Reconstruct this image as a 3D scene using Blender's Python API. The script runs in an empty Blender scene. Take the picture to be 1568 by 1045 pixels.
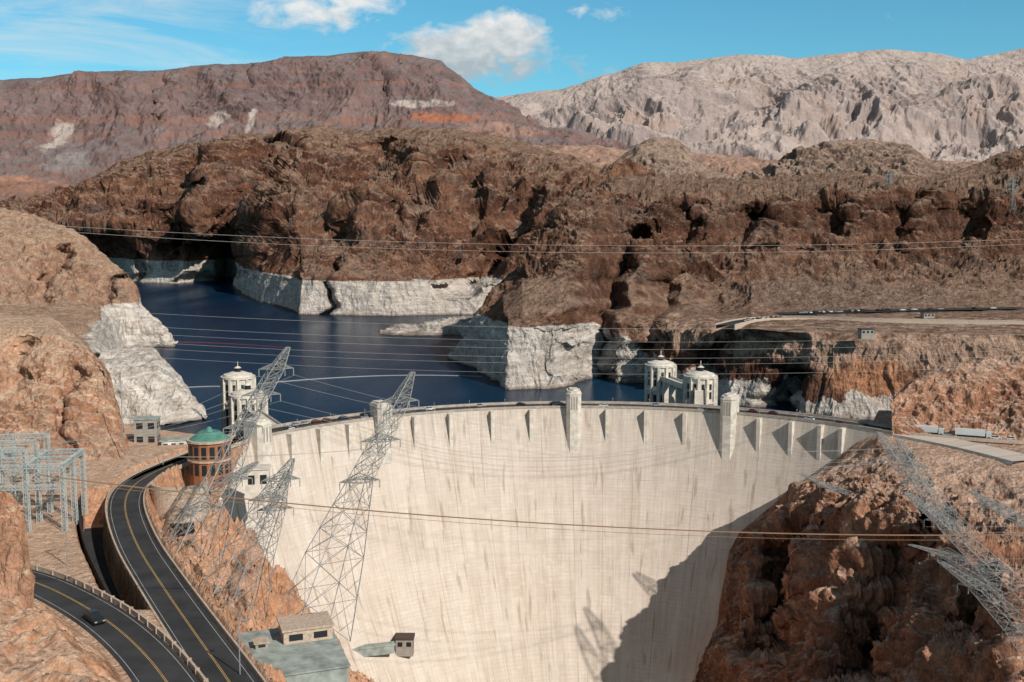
import bpy, math, numpy as np, random
from mathutils import Vector, Matrix
random.seed(3); np.random.seed(3)
# ------------------------------------------------------------------ survey frame
F=1612.0; CX=784.0; CY=522.5; PIT=math.radians(6.46); CAMZ=90.0
cp,sp=math.cos(PIT),math.sin(PIT)
def W(px,py,d):
    u=(px-CX)/F; v=(CY-py)/F
    Y=cp+v*sp; Z=-sp+v*cp; t=d/Y
    return np.array([u*t,d,CAMZ+Z*t])
def Dz(px,py,z):
    v=(CY-py)/F
    return (z-CAMZ)*(cp+v*sp)/(-sp+v*cp)
def Wz(px,py,z): return W(px,py,Dz(px,py,z))
def PYz(d,z):
    t=(z-CAMZ)/d
    return CY-F*(t*cp+sp)/(cp-t*sp)
def Z(px,py,z): return (px,py,Dz(px,py,z))
def B(px,d,z): return (px,PYz(d,z),d)
DC=np.array([31.5,339.0]); RD=166.0; RU=180.0
def off(z): a=-z; return .20*a+.0022*a*a
def damhit(px,py):
    for d in np.arange(300,560,.5):
        w=W(px,py,d)
        if w[1]>DC[1]-40 and math.hypot(w[0]-DC[0],w[1]-DC[1])>=RD-off(min(w[2],0)): return d
    return 460
# ------------------------------------------------------------------ noise
rng=np.random.RandomState(11)
PERM=np.concatenate([rng.permutation(256)]*3).astype(np.int32)
GR=rng.normal(size=(256,3)).astype(np.float32); GR/=np.linalg.norm(GR,axis=1)[:,None]
def pnoise(p):
    p=p.astype(np.float32); fl=np.floor(p); i=fl.astype(np.int64)&255; f=p-fl
    w=f*f*f*(f*(f*6-15)+10); out=np.zeros(len(p),np.float32)
    for a in (0,1):
        A=PERM[i[:,0]+a]; wa=w[:,0] if a else 1-w[:,0]
        for b in (0,1):
            Bq=PERM[A+i[:,1]+b]; wb=w[:,1] if b else 1-w[:,1]
            for c in (0,1):
                g=GR[PERM[Bq+i[:,2]+c]]; wc=w[:,2] if c else 1-w[:,2]
                out+=wa*wb*wc*((f[:,0]-a)*g[:,0]+(f[:,1]-b)*g[:,1]+(f[:,2]-c)*g[:,2])
    return out*1.6
def fractal(p,wl,octs,gain=.5,ridged=True,zs=1.0,seed=0.0):
    q=p/wl; q=q*np.array([1,1,1/zs])+seed; out=np.zeros(len(p),np.float32); a=1.0
    R=np.array([[.8,.6,0],[-.6,.8,0],[0,0,1]])
    for k in range(octs):
        n=pnoise(q)
        if ridged:
            out+=a*((1-np.abs(n)*2.0)-.4+.38*np.tanh(8*n))
        else: out+=a*n
        a*=gain; q=(q@R)*np.array([2.03,2.03,1.8])+17.3
    return out
def warp(p,wl,amt,seed=5.0):
    q=p/wl+seed
    return p+amt*np.stack([pnoise(q),pnoise(q+31.7),pnoise(q+77.1)*.6],1)
# ------------------------------------------------------------------ mesh helpers
def link(o):
    bpy.context.scene.collection.objects.link(o); return o
def mesh_obj(name,verts,faces,mat=None,smooth=False,parent=None,mats=None,midx=None):
    me=bpy.data.meshes.new(name); me.from_pydata([tuple(map(float,v)) for v in verts],[],[tuple(int(a) for a in f) for f in faces]); me.update()
    for m in (mats or ([mat] if mat else [])): me.materials.append(m)
    if midx is not None: me.polygons.foreach_set('material_index',midx)
    if smooth: me.polygons.foreach_set('use_smooth',[True]*len(me.polygons))
    o=link(bpy.data.objects.new(name,me))
    if parent: o.parent=parent
    return o
def grid_mesh(name,P,mat,smooth=True,uv=None):
    nr,nc,_=P.shape
    me=bpy.data.meshes.new(name); me.vertices.add(nr*nc); me.vertices.foreach_set('co',P.reshape(-1).astype(np.float32))
    idx=np.arange(nr*nc).reshape(nr,nc)
    q=np.stack([idx[:-1,:-1],idx[:-1,1:],idx[1:,1:],idx[1:,:-1]],-1).reshape(-1,4)
    n=len(q); me.loops.add(n*4); me.polygons.add(n)
    me.loops.foreach_set('vertex_index',q.reshape(-1).astype(np.int32))
    me.polygons.foreach_set('loop_start',np.arange(0,n*4,4,dtype=np.int32))
    me.polygons.foreach_set('loop_total',np.full(n,4,np.int32))
    me.update(calc_edges=True)
    if uv is not None:
        l=me.uv_layers.new(name='UVMap'); l.data.foreach_set('uv',uv.reshape(-1,2)[q.reshape(-1)].reshape(-1).astype(np.float32))
    me.polygons.foreach_set('use_smooth',[smooth]*n)
    me.materials.append(mat); me.validate()
    return link(bpy.data.objects.new(name,me))
def normals(P):
    du=np.gradient(P,axis=1); dv=np.gradient(P,axis=0)
    n=np.cross(du,dv); n/=np.linalg.norm(n,axis=2)[...,None]+1e-9; return n
def sheet(name,curves,px0,px1,ncol,rows,mat,disp,amps=None,gullies=(),smooth_it=4):
    px=np.linspace(px0,px1,ncol); L=[]
    for c in curves:
        c=np.array(sorted(c)); py=np.interp(px,c[:,0],c[:,1]); d=np.interp(px,c[:,0],c[:,2])
        u=(px-CX)/F; v=(CY-py)/F; t=d/(cp+v*sp)
        L.append(np.stack([u*t,d,CAMZ+(-sp+v*cp)*t],1))
    R=[];A=[]
    if amps is None: amps=[1]*len(curves)
    for k in range(len(L)-1):
        n=rows[k]
        for j in range(n):
            t=j/n; R.append(L[k]*(1-t)+L[k+1]*t); A.append(amps[k]*(1-t)+amps[k+1]*t)
    R.append(L[-1]); A.append(amps[-1])
    P=np.array(R); A=np.array(A)[:,None]*np.ones((1,ncol))
    for _ in range(smooth_it):
        Q=P.copy(); Q[1:-1]=(P[:-2]+2*P[1:-1]+P[2:])/4; P=Q
    cam=np.array([0,0,CAMZ])
    if gullies:
        r=P-cam; yc=r[...,1]*cp-r[...,2]*sp; vc=r[...,1]*sp+r[...,2]*cp
        qx=CX+F*r[...,0]/yc; qy=CY-F*vc/yc; dl=np.zeros(qx.shape)
        for pts,w,dep in gullies:
            g=np.array(sorted([(b,a) for a,b in pts]))
            gx=np.interp(qy,g[:,0],g[:,1])+6*np.sin(qy/9.0)+3*np.sin(qy/4.1)
            s=(qx-gx)/w
            pr=np.where(s<0,np.clip(1+s/1.6,0,1),np.clip(1-s/.55,0,1))
            fy=np.clip((qy-g[0,0]+8)/16,0,1)*np.clip((g[-1,0]-qy+12)/24,0,1)
            dl=np.maximum(dl,pr**1.2*fy*dep)
        P=cam+r*(1+dl/np.maximum(P[...,1],1))[...,None]
    N=normals(P); pf=P.reshape(-1,3); D=np.zeros(len(pf))
    for (wl,amp,octs,rid,zs,wp) in disp:
        q=warp(pf,wl*1.3,wl*wp) if wp else pf
        D+=amp*fractal(q,wl,octs,.60 if rid else .5,rid,zs,seed=wl*.13)
    P=P+N*(D.reshape(A.shape)*A)[...,None]
    return grid_mesh(name,P,mat)
# ------------------------------------------------------------------ node helper
class NG:
    def __init__(s,tree): s.t=tree; s.N=tree.nodes; s.L=tree.links
    def n(s,ty,**k):
        o=s.N.new(ty)
        for a,b in k.items(): setattr(o,a,b)
        return o
    def put(s,sock,v):
        if isinstance(v,bpy.types.NodeSocket): s.L.new(v,sock)
        else:
            if isinstance(v,(tuple,list)) and len(v)==3 and sock.type=='RGBA': v=(*v,1)
            sock.default_value=v
    def math(s,op,a,b=0.0,c=None,clamp=False):
        o=s.n('ShaderNodeMath',operation=op,use_clamp=clamp); s.put(o.inputs[0],a); s.put(o.inputs[1],b)
        if c is not None: s.put(o.inputs[2],c)
        return o.outputs[0]
    def mix(s,f,a,b,blend='MIX'):
        o=s.n('ShaderNodeMix',data_type='RGBA',blend_type=blend); s.put(o.inputs[0],f); s.put(o.inputs[6],a); s.put(o.inputs[7],b); return o.outputs[2]
    def noise(s,vec,scale,detail=4,rough=.55,dist=0.0):
        o=s.n('ShaderNodeTexNoise'); s.L.new(vec,o.inputs['Vector']); o.inputs['Scale'].default_value=scale
        o.inputs['Detail'].default_value=detail; o.inputs['Roughness'].default_value=rough; o.inputs['Distortion'].default_value=dist; return o.outputs['Fac']
    def ms(s,f,a,b,lo=0.0,hi=1.0):
        o=s.n('ShaderNodeMapRange'); o.clamp=True; s.put(o.inputs[0],f); s.put(o.inputs[1],a); s.put(o.inputs[2],b); s.put(o.inputs[3],lo); s.put(o.inputs[4],hi); return o.outputs[0]
    def scl(s,vec,v):
        o=s.n('ShaderNodeVectorMath',operation='MULTIPLY'); s.L.new(vec,o.inputs[0]); o.inputs[1].default_value=v; return o.outputs[0]
    def sep(s,vec):
        o=s.n('ShaderNodeSeparateXYZ'); s.L.new(vec,o.inputs[0]); return o.outputs
def newmat(name,rough=.9,spec=.15):
    m=bpy.data.materials.new(name); m.use_nodes=True; g=NG(m.node_tree); b=m.node_tree.nodes['Principled BSDF']
    b.inputs['Roughness'].default_value=rough; b.inputs['Specular IOR Level'].default_value=spec
    return m,g,b
def simple(name,col,rough=.8,var=.25,scale=.6,metal=0,spec=.3):
    m,g,b=newmat(name,rough,spec); pos=g.n('ShaderNodeNewGeometry').outputs['Position']
    n=g.noise(pos,scale,5); f=g.ms(n,.3,.7,1-var,1+var*.6)
    c=g.n('ShaderNodeVectorMath',operation='SCALE'); c.inputs[0].default_value=col; g.L.new(f,c.inputs[3])
    g.L.new(c.outputs[0],b.inputs['Base Color']); b.inputs['Metallic'].default_value=metal
    return m
def rock(name,steep,alt,flat,sc,bump=1.0,ring=None,strata=None,flatlim=(.62,.85),speck=.35,patches=(),third=None,streak=None):
    m,g,b=newmat(name,.95,.04); ge=g.n('ShaderNodeNewGeometry'); pos=ge.outputs['Position']; nz=g.sep(ge.outputs['Normal'])[2]
    x,y,z=g.sep(pos)
    n1=g.noise(pos,1/sc,6,.6,.6); n2=g.noise(pos,6/sc,6,.65); n3=g.noise(pos,30/sc,4,.7)
    col=g.mix(g.ms(n1,.42,.6),steep,alt)
    if third: col=g.mix(g.ms(g.noise(g.scl(pos,(1,1,1.6)),1.7/sc,5,.6,.8),.52,.64,0,.8),col,third)
    if streak: col=g.mix(g.ms(g.noise(g.scl(pos,(1,1,.12)),7/sc,5,.65,.3),.52,.66,0,streak[1]),col,streak[0])
    if strata:
        zz=g.math('ADD',z,g.math('MULTIPLY',n1,strata['warp']))
        band=g.n('ShaderNodeTexNoise'); band.noise_dimensions='1D'; g.L.new(zz,band.inputs['W']); band.inputs['Scale'].default_value=strata['sc']; band.inputs['Detail'].default_value=3
        col=g.mix(g.math('MULTIPLY',g.ms(band.outputs['Fac'],.5,.6),strata['amt']),col,strata['col'])
    fl=g.ms(g.math('ADD',nz,g.math('MULTIPLY',g.math('SUBTRACT',n2,.5),.5)),flatlim[0],flatlim[1])
    col=g.mix(fl,col,flat)
    for (c,rx,rz,pc,am) in patches:
        dx=g.math('DIVIDE',g.math('SUBTRACT',x,float(c[0])),rx); dz=g.math('DIVIDE',g.math('SUBTRACT',z,float(c[2])),rz)
        e=g.math('SUBTRACT',1.0,g.math('ADD',g.math('MULTIPLY',dx,dx),g.math('MULTIPLY',dz,dz)))
        e=g.ms(g.math('ADD',e,g.math('MULTIPLY',g.math('SUBTRACT',n2,.5),4.0)),0,.7,0,am)
        if len(c)>3: e=g.math('MULTIPLY',e,g.math('LESS_THAN',y,float(c[3])))
        col=g.mix(e,col,pc)
    v=g.ms(n2,.3,.7,1-speck,1+speck*.7); v=g.math('MULTIPLY',v,g.ms(n3,.3,.7,1-speck*.8,1+speck*.6))  # random speckle: varnish tone, plus crack shade put into the colour
    if ring is not None:
        nr=g.noise(pos,.05,5,.6)
        side=g.ms(x,70,130)
        lim=g.math('SUBTRACT',ring,g.math('MULTIPLY',side,33.0))
        zz=g.math('ADD',z,g.math('MULTIPLY',g.math('SUBTRACT',nr,.5),g.ms(side,0,1,6.0,70.0)))
        rf=g.ms(g.math('SUBTRACT',lim,zz),-.6,.6)
        st=g.noise(g.scl(pos,(1,1,7)),.045,7,.75)
        wc=g.mix(g.ms(st,.38,.62),(.46,.39,.33),(.76,.71,.65))
        wet=g.ms(z,-44.6,-42); wc=g.mix(wet,(.28,.22,.17),wc)
        col=g.mix(rf,col,wc); v=g.mix(rf,v,g.ms(n2,.3,.7,.68,1.15))
        out=g.mix(1.0,col,v,'MULTIPLY')
    else:
        c=g.n('ShaderNodeVectorMath',operation='SCALE'); g.L.new(col,c.inputs[0]); g.L.new(v,c.inputs[3]); out=c.outputs[0]
    g.L.new(out,b.inputs['Base Color'])
    vo=g.n('ShaderNodeTexVoronoi',feature='F1'); g.L.new(g.scl(pos,(1,1,.5)),vo.inputs['Vector']); vo.inputs['Scale'].default_value=16/sc
    hgt=g.math('ADD',g.math('MULTIPLY',g.noise(g.scl(pos,(1,1,.75)),10/sc,6,.68),1.3),g.math('MULTIPLY',vo.outputs['Distance'],.3))
    bp=g.n('ShaderNodeBump'); bp.inputs['Strength'].default_value=1.0; bp.inputs['Distance'].default_value=bump*sc*.06; g.L.new(hgt,bp.inputs['Height']); g.L.new(bp.outputs[0],b.inputs['Normal'])
    return m
# ------------------------------------------------------------------ materials
def P4(px,py,d,lim): return (*W(px,py,d),lim)
M_mid=rock('volcanic_rock',(.115,.053,.036),(.235,.122,.080),(.30,.195,.14),120,1.6,ring=4.0,third=(.17,.12,.10),strata=dict(warp=70,sc=.035,amt=.4,col=(.30,.14,.082)),speck=.5,streak=((.07,.042,.034),.6))
M_midR=rock('dark_volcanic_rock',(.105,.050,.034),(.21,.112,.075),(.29,.19,.137),80,1.6,ring=4.0,third=(.16,.112,.094),strata=dict(warp=40,sc=.05,amt=.4,col=(.27,.13,.08)),speck=.5,streak=((.062,.038,.031),.6),
   patches=[(P4(1420,535,745,900),230,15,(.46,.31,.23),.9),(P4(1335,580,730,900),30,16,(.46,.23,.13),.9),(P4(1290,450,950,1010),120,14,(.25,.175,.14),.6)])
PW=(.50,.43,.385); PR=(.34,.13,.075)
M_mesa=rock('mesa_rock',(.150,.102,.100),(.200,.125,.112),(.175,.14,.137),700,.35,strata=dict(warp=160,sc=.012,amt=.5,col=(.26,.13,.095)),speck=.2,streak=((.25,.185,.17),.5),
   patches=[(W(670,182,4900),190,35,PR,.8),(W(650,158,4950),150,24,PW,.6),(W(82,205,4900),60,95,PW,.6),(W(330,183,4900),60,60,PW,.6),(W(388,186,4900),22,70,PW,.7),(W(770,200,4900),220,40,(.36,.22,.16),.6),(W(-20,290,4300),420,60,(.32,.16,.10),.7),(W(95,250,4600),120,60,(.24,.21,.205),.7)])
M_far=rock('hazed_pale_rock',(.37,.295,.27),(.295,.24,.228),(.43,.355,.32),900,.45,speck=.18,third=(.34,.25,.215),streak=((.27,.22,.212),.4))  # paler, flatter tones: distance haze mixed into the rock colour
M_but=rock('butte_rock',(.15,.10,.08),(.215,.15,.115),(.34,.245,.19),120,1.0)
M_left=rock('tan_cliff_rock',(.40,.205,.125),(.54,.32,.21),(.56,.385,.27),40,1.0,third=(.38,.24,.17),streak=((.27,.16,.115),.5))
M_leftR=rock('tan_lake_rock',(.31,.175,.115),(.40,.245,.17),(.42,.285,.20),60,1.1,ring=2.0,third=(.24,.16,.12))
M_right=rock('red_canyon_rock',(.27,.125,.077),(.46,.245,.155),(.52,.35,.26),30,1.1,third=(.34,.205,.145),streak=((.13,.065,.048),.55),speck=.42)
M_grd=rock('desert_soil',(.24,.13,.09),(.30,.19,.14),(.33,.21,.16),400,.3)
M_near=rock('roadside_rock',(.44,.225,.13),(.55,.32,.20),(.56,.38,.27),16,.9,flatlim=(.75,.95),third=(.38,.21,.135))
M_steel=simple('galvanised_steel',(.23,.235,.23),.55,.25,2,0,.4)
M_steelL=simple('pale_steel',(.27,.285,.285),.55,.25,2,0,.4)
M_teal=simple('grey_painted_steel',(.37,.41,.405),.55,.2,2)
M_wire=simple('aluminium_wire',(.34,.33,.31),.5,.1,.1)
M_cable=simple('rusty_cable',(.24,.14,.085),.7,.1,.2)
M_white=simple('pale_concrete',(.58,.53,.46),.85,.28,.35)
M_par=simple('weathered_parapet',(.36,.31,.265),.9,.3,.5)
M_wall=simple('parapet_stone',(.46,.36,.28),.9,.3,1.5)
M_dark=simple('dark_opening',(.02,.022,.025),.4,.1)
M_shadwall=simple('dark_shadow_wall',(.03,.026,.025),.9,.3,1.0)  # near-black tone stands in for deep shadow beside the upper road
M_concd=simple('dark_concrete',(.30,.27,.235),.9,.2,.5)  # darker concrete for flat tower strips and small buildings
M_roofg=simple('green_copper_roof',(.08,.22,.17),.6,.3,.5)
M_brown=simple('terracotta_wall',(.30,.125,.06),.85,.2,.4)
M_roofd=simple('dark_roof',(.07,.05,.045),.8,.2,.5)
M_plat=simple('grey_green_deck',(.29,.325,.30),.9,.4,.35)
M_tyre=simple('tyre_rubber',(.015,.015,.015),.8,.1)
M_glass=simple('car_glass',(.02,.025,.03),.08,.1,spec=.6)
M_yel=simple('yellow_paint',(.50,.32,.10),.8,.25,.8)
M_wp=simple('white_road_paint',(.40,.40,.38),.8,.3,.8)
M_boom=simple('boom_float',(.35,.35,.35),.7,.1); M_boomr=simple('red_boom_float',(.35,.06,.06),.7,.1)
def asphalt():
    m,g,b=newmat('asphalt',.85,.2); pos=g.n('ShaderNodeNewGeometry').outputs['Position']
    n=g.noise(pos,.12,6,.6); f=g.noise(pos,5,3)
    c=g.mix(g.ms(n,.35,.65),(.020,.021,.024),(.046,.046,.048)); c=g.mix(g.ms(f,.3,.7,0,.35),c,(.07,.067,.065)); g.L.new(c,b.inputs['Base Color']); return m
M_asp=asphalt()
# ------------------------------------------------------------------ TERRAIN LAYERS
farc=[(560,150),(750,147),(800,142),(860,136),(900,122),(950,106),(985,93),(1040,92),(1090,88),(1150,86),(1220,90),(1290,82),(1380,76),(1440,79),(1480,86),(1520,80),(1568,72),(1700,60),(1900,80)]
sheet('mountain_range',[[B(560,6000,200),B(1900,6000,200)],[B(560,6800,300),B(1900,6800,300)],
  [(560,215,8200),(900,210,8300),(1200,190,8500),(1900,190,8500)],
  [(a,b,9800) for a,b in farc],[B(560,12500,300),B(1900,12500,300)]],560,1900,1100,[8,90,190,30],M_far,
  [(1500,190,2,True,2.5,.45),(560,85,6,True,1.8,.45)],[.1,.5,.9,.10,0])
mes=[(-400,170),(-120,130),(0,125),(60,122),(130,112),(250,108),(330,100),(400,98),(440,89),(500,87),(560,79),(620,86),(675,94),(690,112),(720,140),(760,165),(800,190),(850,207),(890,216),(960,226),(1100,250)]
sheet('mesa_mountain',[[B(-400,3900,120),B(1100,3900,120)],[(-400,300,4300),(300,285,4300),(600,262,4300),(900,262,4400),(1100,275,4500)],
  [(-400,225,4900),(0,205,4950),(300,190,4950),(600,180,4950),(700,190,4950),(800,222,4900),(900,240,4900),(1100,262,4900)],
  [(a,b+(16 if a<690 else 7),5300) for a,b in mes],
  [(a,b,5400) for a,b in mes],[(a,b+3,5900) for a,b in mes],[B(-400,8200,200),B(1100,8200,200)]],-400,1100,1100,[4,70,110,22,6,12],M_mesa,
  [(380,34,6,True,6.0,.3),(1500,70,2,False,1,0)],[0,.7,1,.8,.12,.1,0],
  gullies=[([(385,100),(380,160)],16,90),([(560,90),(600,150)],30,80),([(250,120),(230,200)],30,60)])
sheet('butte',[[B(860,2300,-20),B(1150,2300,-20)],[(860,290,2500),(1150,290,2500)],[(860,262,2900),(940,250,2900),(975,221,2900),(1003,209,2900),(1040,214,2900),(1062,235,2900),(1090,262,2900),(1150,275,2900)],[B(860,3200,60),B(1150,3200,60)]],860,1150,260,[4,80,20],M_but,[(110,14,6,True,2.2,.3)],[0,1,.2,0])
sheet('butte',[[B(1100,1900,0),B(1540,1900,0)],[(1100,292,2050),(1540,292,2050)],[(1100,285,2300),(1180,262,2300),(1225,234,2300),(1390,236,2300),(1430,252,2300),(1540,280,2300)],[(1100,280,2400),(1180,258,2400),(1225,229,2400),(1262,217,2400),(1330,212,2400),(1390,222,2400),(1410,238,2400),(1470,258,2400),(1540,278,2400)],[B(1100,2800,60),B(1540,2800,60)]],1100,1540,380,[4,70,40,20],M_but,[(80,12,6,True,2.6,.3)],[0,1,1,.2,0])
sheet('brown_hill',[[B(1380,1700,20),B(1950,1700,20)],[(1380,300,1800),(1950,290,1800)],[(1380,282,2000),(1440,268,2000),(1480,256,2000),(1520,240,2000),(1568,226,2000),(1700,190,2000),(1950,160,2000)],[B(1380,2500,60),B(1950,2500,60)]],1380,1950,400,[4,90,20],M_midR,[(90,14,6,True,2.0,.3)],[0,1,.25,0])
sheet('pale_hill',[[B(780,2900,40),B(1500,2900,40)],[(780,285,3000),(1500,285,3000)],[(780,224,3900),(860,222,3900),(940,226,3900),(985,236,3900),(1080,238,3900),(1180,246,3900),(1300,240,3900),(1500,250,3900)],[B(780,4500,60),B(1500,4500,60)]],780,1500,500,[4,90,20],M_grd,[(250,28,6,True,1.8,.3)],[0,1,.3,0])
wl=[(-400,400),(0,415),(170,425),(205,433),(330,438),(345,432),(372,448),(390,462),(450,476),(460,482),(600,484),(765,482),(1000,482)]
c1=[Z(a,b,-45) for a,b in wl]
c0=[B(a,d-10,-62) for a,b,d in c1]
c2=[B(a,d+22,6) for a,b,d in c1]
crC=[(-400,345),(-60,330),(0,318),(30,309),(100,285),(170,250),(230,230),(290,213),(370,211),(430,201),(490,190),(560,202),(600,196),(640,193),(720,205),(800,218),(870,230),(915,256),(960,268),(1000,280)]
def dcr(a): return float(np.interp(a,[-400,100,450,1000],[3300,3000,2700,2300]))
c3=[(-400,385),(100,345),(170,345),(230,330),(300,325),(370,325),(400,330),(440,340),(500,362),(560,345),(640,368),(700,370),(765,360),(850,340),(1000,330)]
c3=[(a,b,float(np.interp(a,[-400,170,400,450,640,1000],[2500,2420,2080,1780,1680,1660]))) for a,b in c3]
c4=[(-400,355),(100,310),(230,268),(300,255),(420,258),(500,262),(600,265),(640,245),(700,262),(800,270),(900,300),(1000,305)]
c4=[(a,b,float(np.interp(a,[-400,170,400,640,1000],[2900,2700,2400,2020,1900]))) for a,b in c4]
sheet('canyon_hill',[c0,c1,c2,c3,c4,[(a,b,dcr(a)) for a,b in crC],[B(-400,4000,60),B(1000,3200,60)]],-400,1000,1250,[4,44,125,100,85,14],M_mid,
  [(300,62,3,False,1.3,0),(80,13.5,7,True,3.0,.22)],[0,.14,.35,1.0,1.0,.22,0],
  gullies=[([(446,225),(425,280),(395,330),(368,400),(350,440)],56,260),([(600,215),(545,290),(512,370)],44,150),([(335,235),(300,290),(240,350)],40,130),([(830,300),(805,330),(790,370),(720,440)],36,90),([(700,240),(640,300),(610,350)],38,110),([(205,380),(214,410),(216,440)],12,60),([(510,400),(512,440),(505,490)],10,45),([(270,340),(262,420)],14,35),([(770,250),(720,300)],28,70)])
sheet('rock_island',[[Z(580,516,-48),Z(760,516,-48)],[Z(580,513,-45.5),Z(600,514,-45),Z(640,515,-45),Z(700,514,-45),Z(760,512,-45)],
  [(580,511,1290),(600,503,1300),(618,500,1300),(640,505,1300),(655,496,1320),(690,490,1330),(730,486,1330),(760,486,1330)],
  [Z(580,505,-48),Z(610,495,-48),Z(760,484,-48)]],580,760,160,[3,22,12],M_mid,[(25,4,5,True,1.5,.3)],[0,.2,.8,0])
d1=[Z(a,b,-45) for a,b in [(688,548),(770,590),(776,596),(895,598),(930,588),(990,600),(1100,615),(1200,630),(1275,642),(1370,645),(1900,650)]]
d0=[B(a,d-10,-62) for a,b,d in d1]
d2=[(688,547.5,1046)]+[B(a,d+20,5) for a,b,d in d1 if a>=770]; d2.insert(1,(708,528,1010)); d2.insert(2,(738,495,950))
d3=[(688,547,1048),(708,526,1015),(738,487,965),(770,478,905),(800,474,890),(900,468,885),(960,480,900),(1040,492,880),(1100,503,820)]+[Z(a,b,12) for a,b in [(1150,503),(1200,508),(1568,512),(1900,516)]]
d4=[(688,546.5,1050),(708,525,1018),(738,485.5,970),(770,455,935),(800,440,925),(900,420,935),(1000,440,960),(1100,480,930)]+[Z(a,b,13) for a,b in [(1150,484),(1200,476),(1568,472),(1900,474)]]
d5=[(688,546.3,1051),(708,524,1020),(738,484.5,975),(770,445,960),(800,415,960),(900,370,985),(1000,392,1010),(1100,400,1060),(1300,400,1100),(1568,385,1150),(1900,380,1150)]
d6=[(688,546,1052),(708,523,1022),(738,484,980),(766,440,990),(800,400,1005),(850,350,1050),(880,321,1090),(935,291,1170),(1000,306,1110),(1060,302,1110),(1150,310,1140),(1250,305,1160),(1300,298,1160),(1420,307,1180),(1500,300,1190),(1568,294,1190),(1900,280,1190)]
d7=[(688,547,1080),(738,487,1030),(800,402,1100),(880,320,1250),(935,277,1600),(960,270,1750),(1100,277,1750),(1170,276,1750),(1300,268,1750),(1420,276,1750),(1500,264,1750),(1568,254,1750),(1900,240,1750)]
d8=[B(688,1120,-62),B(738,1120,-62),B(800,1300,-62),B(880,1600,-62),B(935,2100,-20),B(1900,2300,-20)]
sheet('rocky_ridge',[d0,d1,d2,d3,d4,d5,d6,d7,d8],688,1900,1150,[4,75,55,24,90,105,45,16],M_midR,
  [(140,20,3,False,1.3,0),(38,6.6,7,True,3.0,.22)],[0,.4,.6,.05,.10,1,.9,.5,0],
  gullies=[([(985,350),(950,420),(925,500),(915,600)],44,60),([(1040,420),(1010,480),(985,560),(980,610)],34,34),([(1130,500),(1105,540),(1090,610)],28,40),([(1230,560),(1215,600),(1200,640)],34,40),([(1180,320),(1130,390)],44,50),([(1400,310),(1370,385)],44,50),([(1070,310),(1050,380)],40,45),([(1290,310),(1270,380)],42,45),([(1500,310),(1480,380)],42,45)])
e0=[(-400,6),(150,6),(172,-12),(190,-45),(268,-45)]
def zE(a): return float(np.interp(a,[p[0] for p in e0],[p[1] for p in e0]))
e1=[(-400,540),(100,540),(150,538),(172,536),(190,534),(225,532),(268,530)]
e1d={-400:1000,100:1050,150:1080,172:1100,190:1125}
E1=[(B(a,e1d[a],zE(a)) if a in e1d else Z(a,b,-45)) for a,b in e1]
E0=[B(a,620,8) if a<=100 else (B(150,760,-5) if a==150 else (B(172,1000,-55) if a==172 else B(a,d-12,-60))) for a,b,d in E1]
E2c=[(-400,255),(-150,290),(0,318),(60,332),(110,352),(150,378),(190,410),(205,430),(212,462),(235,492),(252,510),(268,528)]
sheet('lakeside_cliff',[E0,E1,
   [(-400,430,1080),(0,435,1100),(100,445,1115),(170,467,1130),(212,480,1140),(240,505,1140),(268,529,1145)],
   [(a,b,float(np.interp(a,[-400,0,205,268],[1350,1350,1230,1150]))) for a,b in E2c],
   [B(-400,1900,-60),B(150,1500,-60),B(268,1170,-60)]],-400,268,540,[50,40,110,14],M_leftR,[(45,8,7,True,2.0,.25)],[.3,.35,.9,.3,0],
   gullies=[([(110,380),(60,470)],30,50),([(190,420),(160,470)],14,30)])
h1=[(60,655),(240,655),(280,650),(316,641)]
sheet('lakeside_cliff',[[Z(a,b+5,-60) for a,b in h1],[Z(a,b,-45) for a,b in h1],
   [(60,590,700),(165,570,705),(240,580,705),(280,612,710),(316,640.5,711)],
   [(60,500,880),(130,512,860),(165,536,840),(235,531,830),(262,560,800),(290,600,755),(316,640,713)],
   [B(60,1000,-60),B(240,950,-60),B(316,730,-60)]],60,316,240,[4,50,60,12],M_leftR,[(30,4.5,7,True,1.4,.3)],[0,.25,.9,.3,0])
sheet('canyon_cliff',[[Z(-400,735,-3),Z(100,725,-3),Z(196,716,-3)],[Z(-400,720,1),Z(100,715,1),Z(196,708,1)],
   [(-400,610,405),(0,625,405),(80,620,405),(150,625,405),(178,650,405),(196,700,400)],
   [(-400,480,470),(0,503,460),(70,507,455),(110,520,450),(140,540,440),(165,565,430),(182,610,425),(196,695,410)],
   [(-400,440,620),(0,480,600),(80,488,590),(122,522,520),(165,575,460),(196,700,420)],[B(-400,700,-40),B(196,470,-40)]],-400,196,480,[4,105,120,40,10],M_left,[(40,3.4,3,False,1.5,0),(13,1.8,7,True,1.6,.2)],[0,.4,1,.6,.4,0],
   gullies=[([(120,560),(100,640),(110,720)],20,9),([(40,520),(20,600)],24,9)])
def hh(px,py,o): return (px,py,damhit(px,py)-o)
f0=[(1085,1110,damhit(1085,1045)-30),(1160,1130,370),(1250,1130,325),(1400,1130,280),(1568,1130,240),(1900,1130,215)]
f1=[hh(1085,1060,18),hh(1100,940,15),hh(1115,852,14),hh(1130,826,14),hh(1160,806,20),(1200,796,430),(1300,786,392),(1400,804,348),(1480,842,312),(1568,892,283),(1900,980,250)]
f2=[hh(1085,1055,15),hh(1100,935,12),hh(1115,845,11),hh(1130,818,11),hh(1160,793,11),hh(1190,768,12),(1215,745,442),(1260,735,430),(1310,738,410),(1400,752,385),(1568,785,352),(1900,850,330)]
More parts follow.
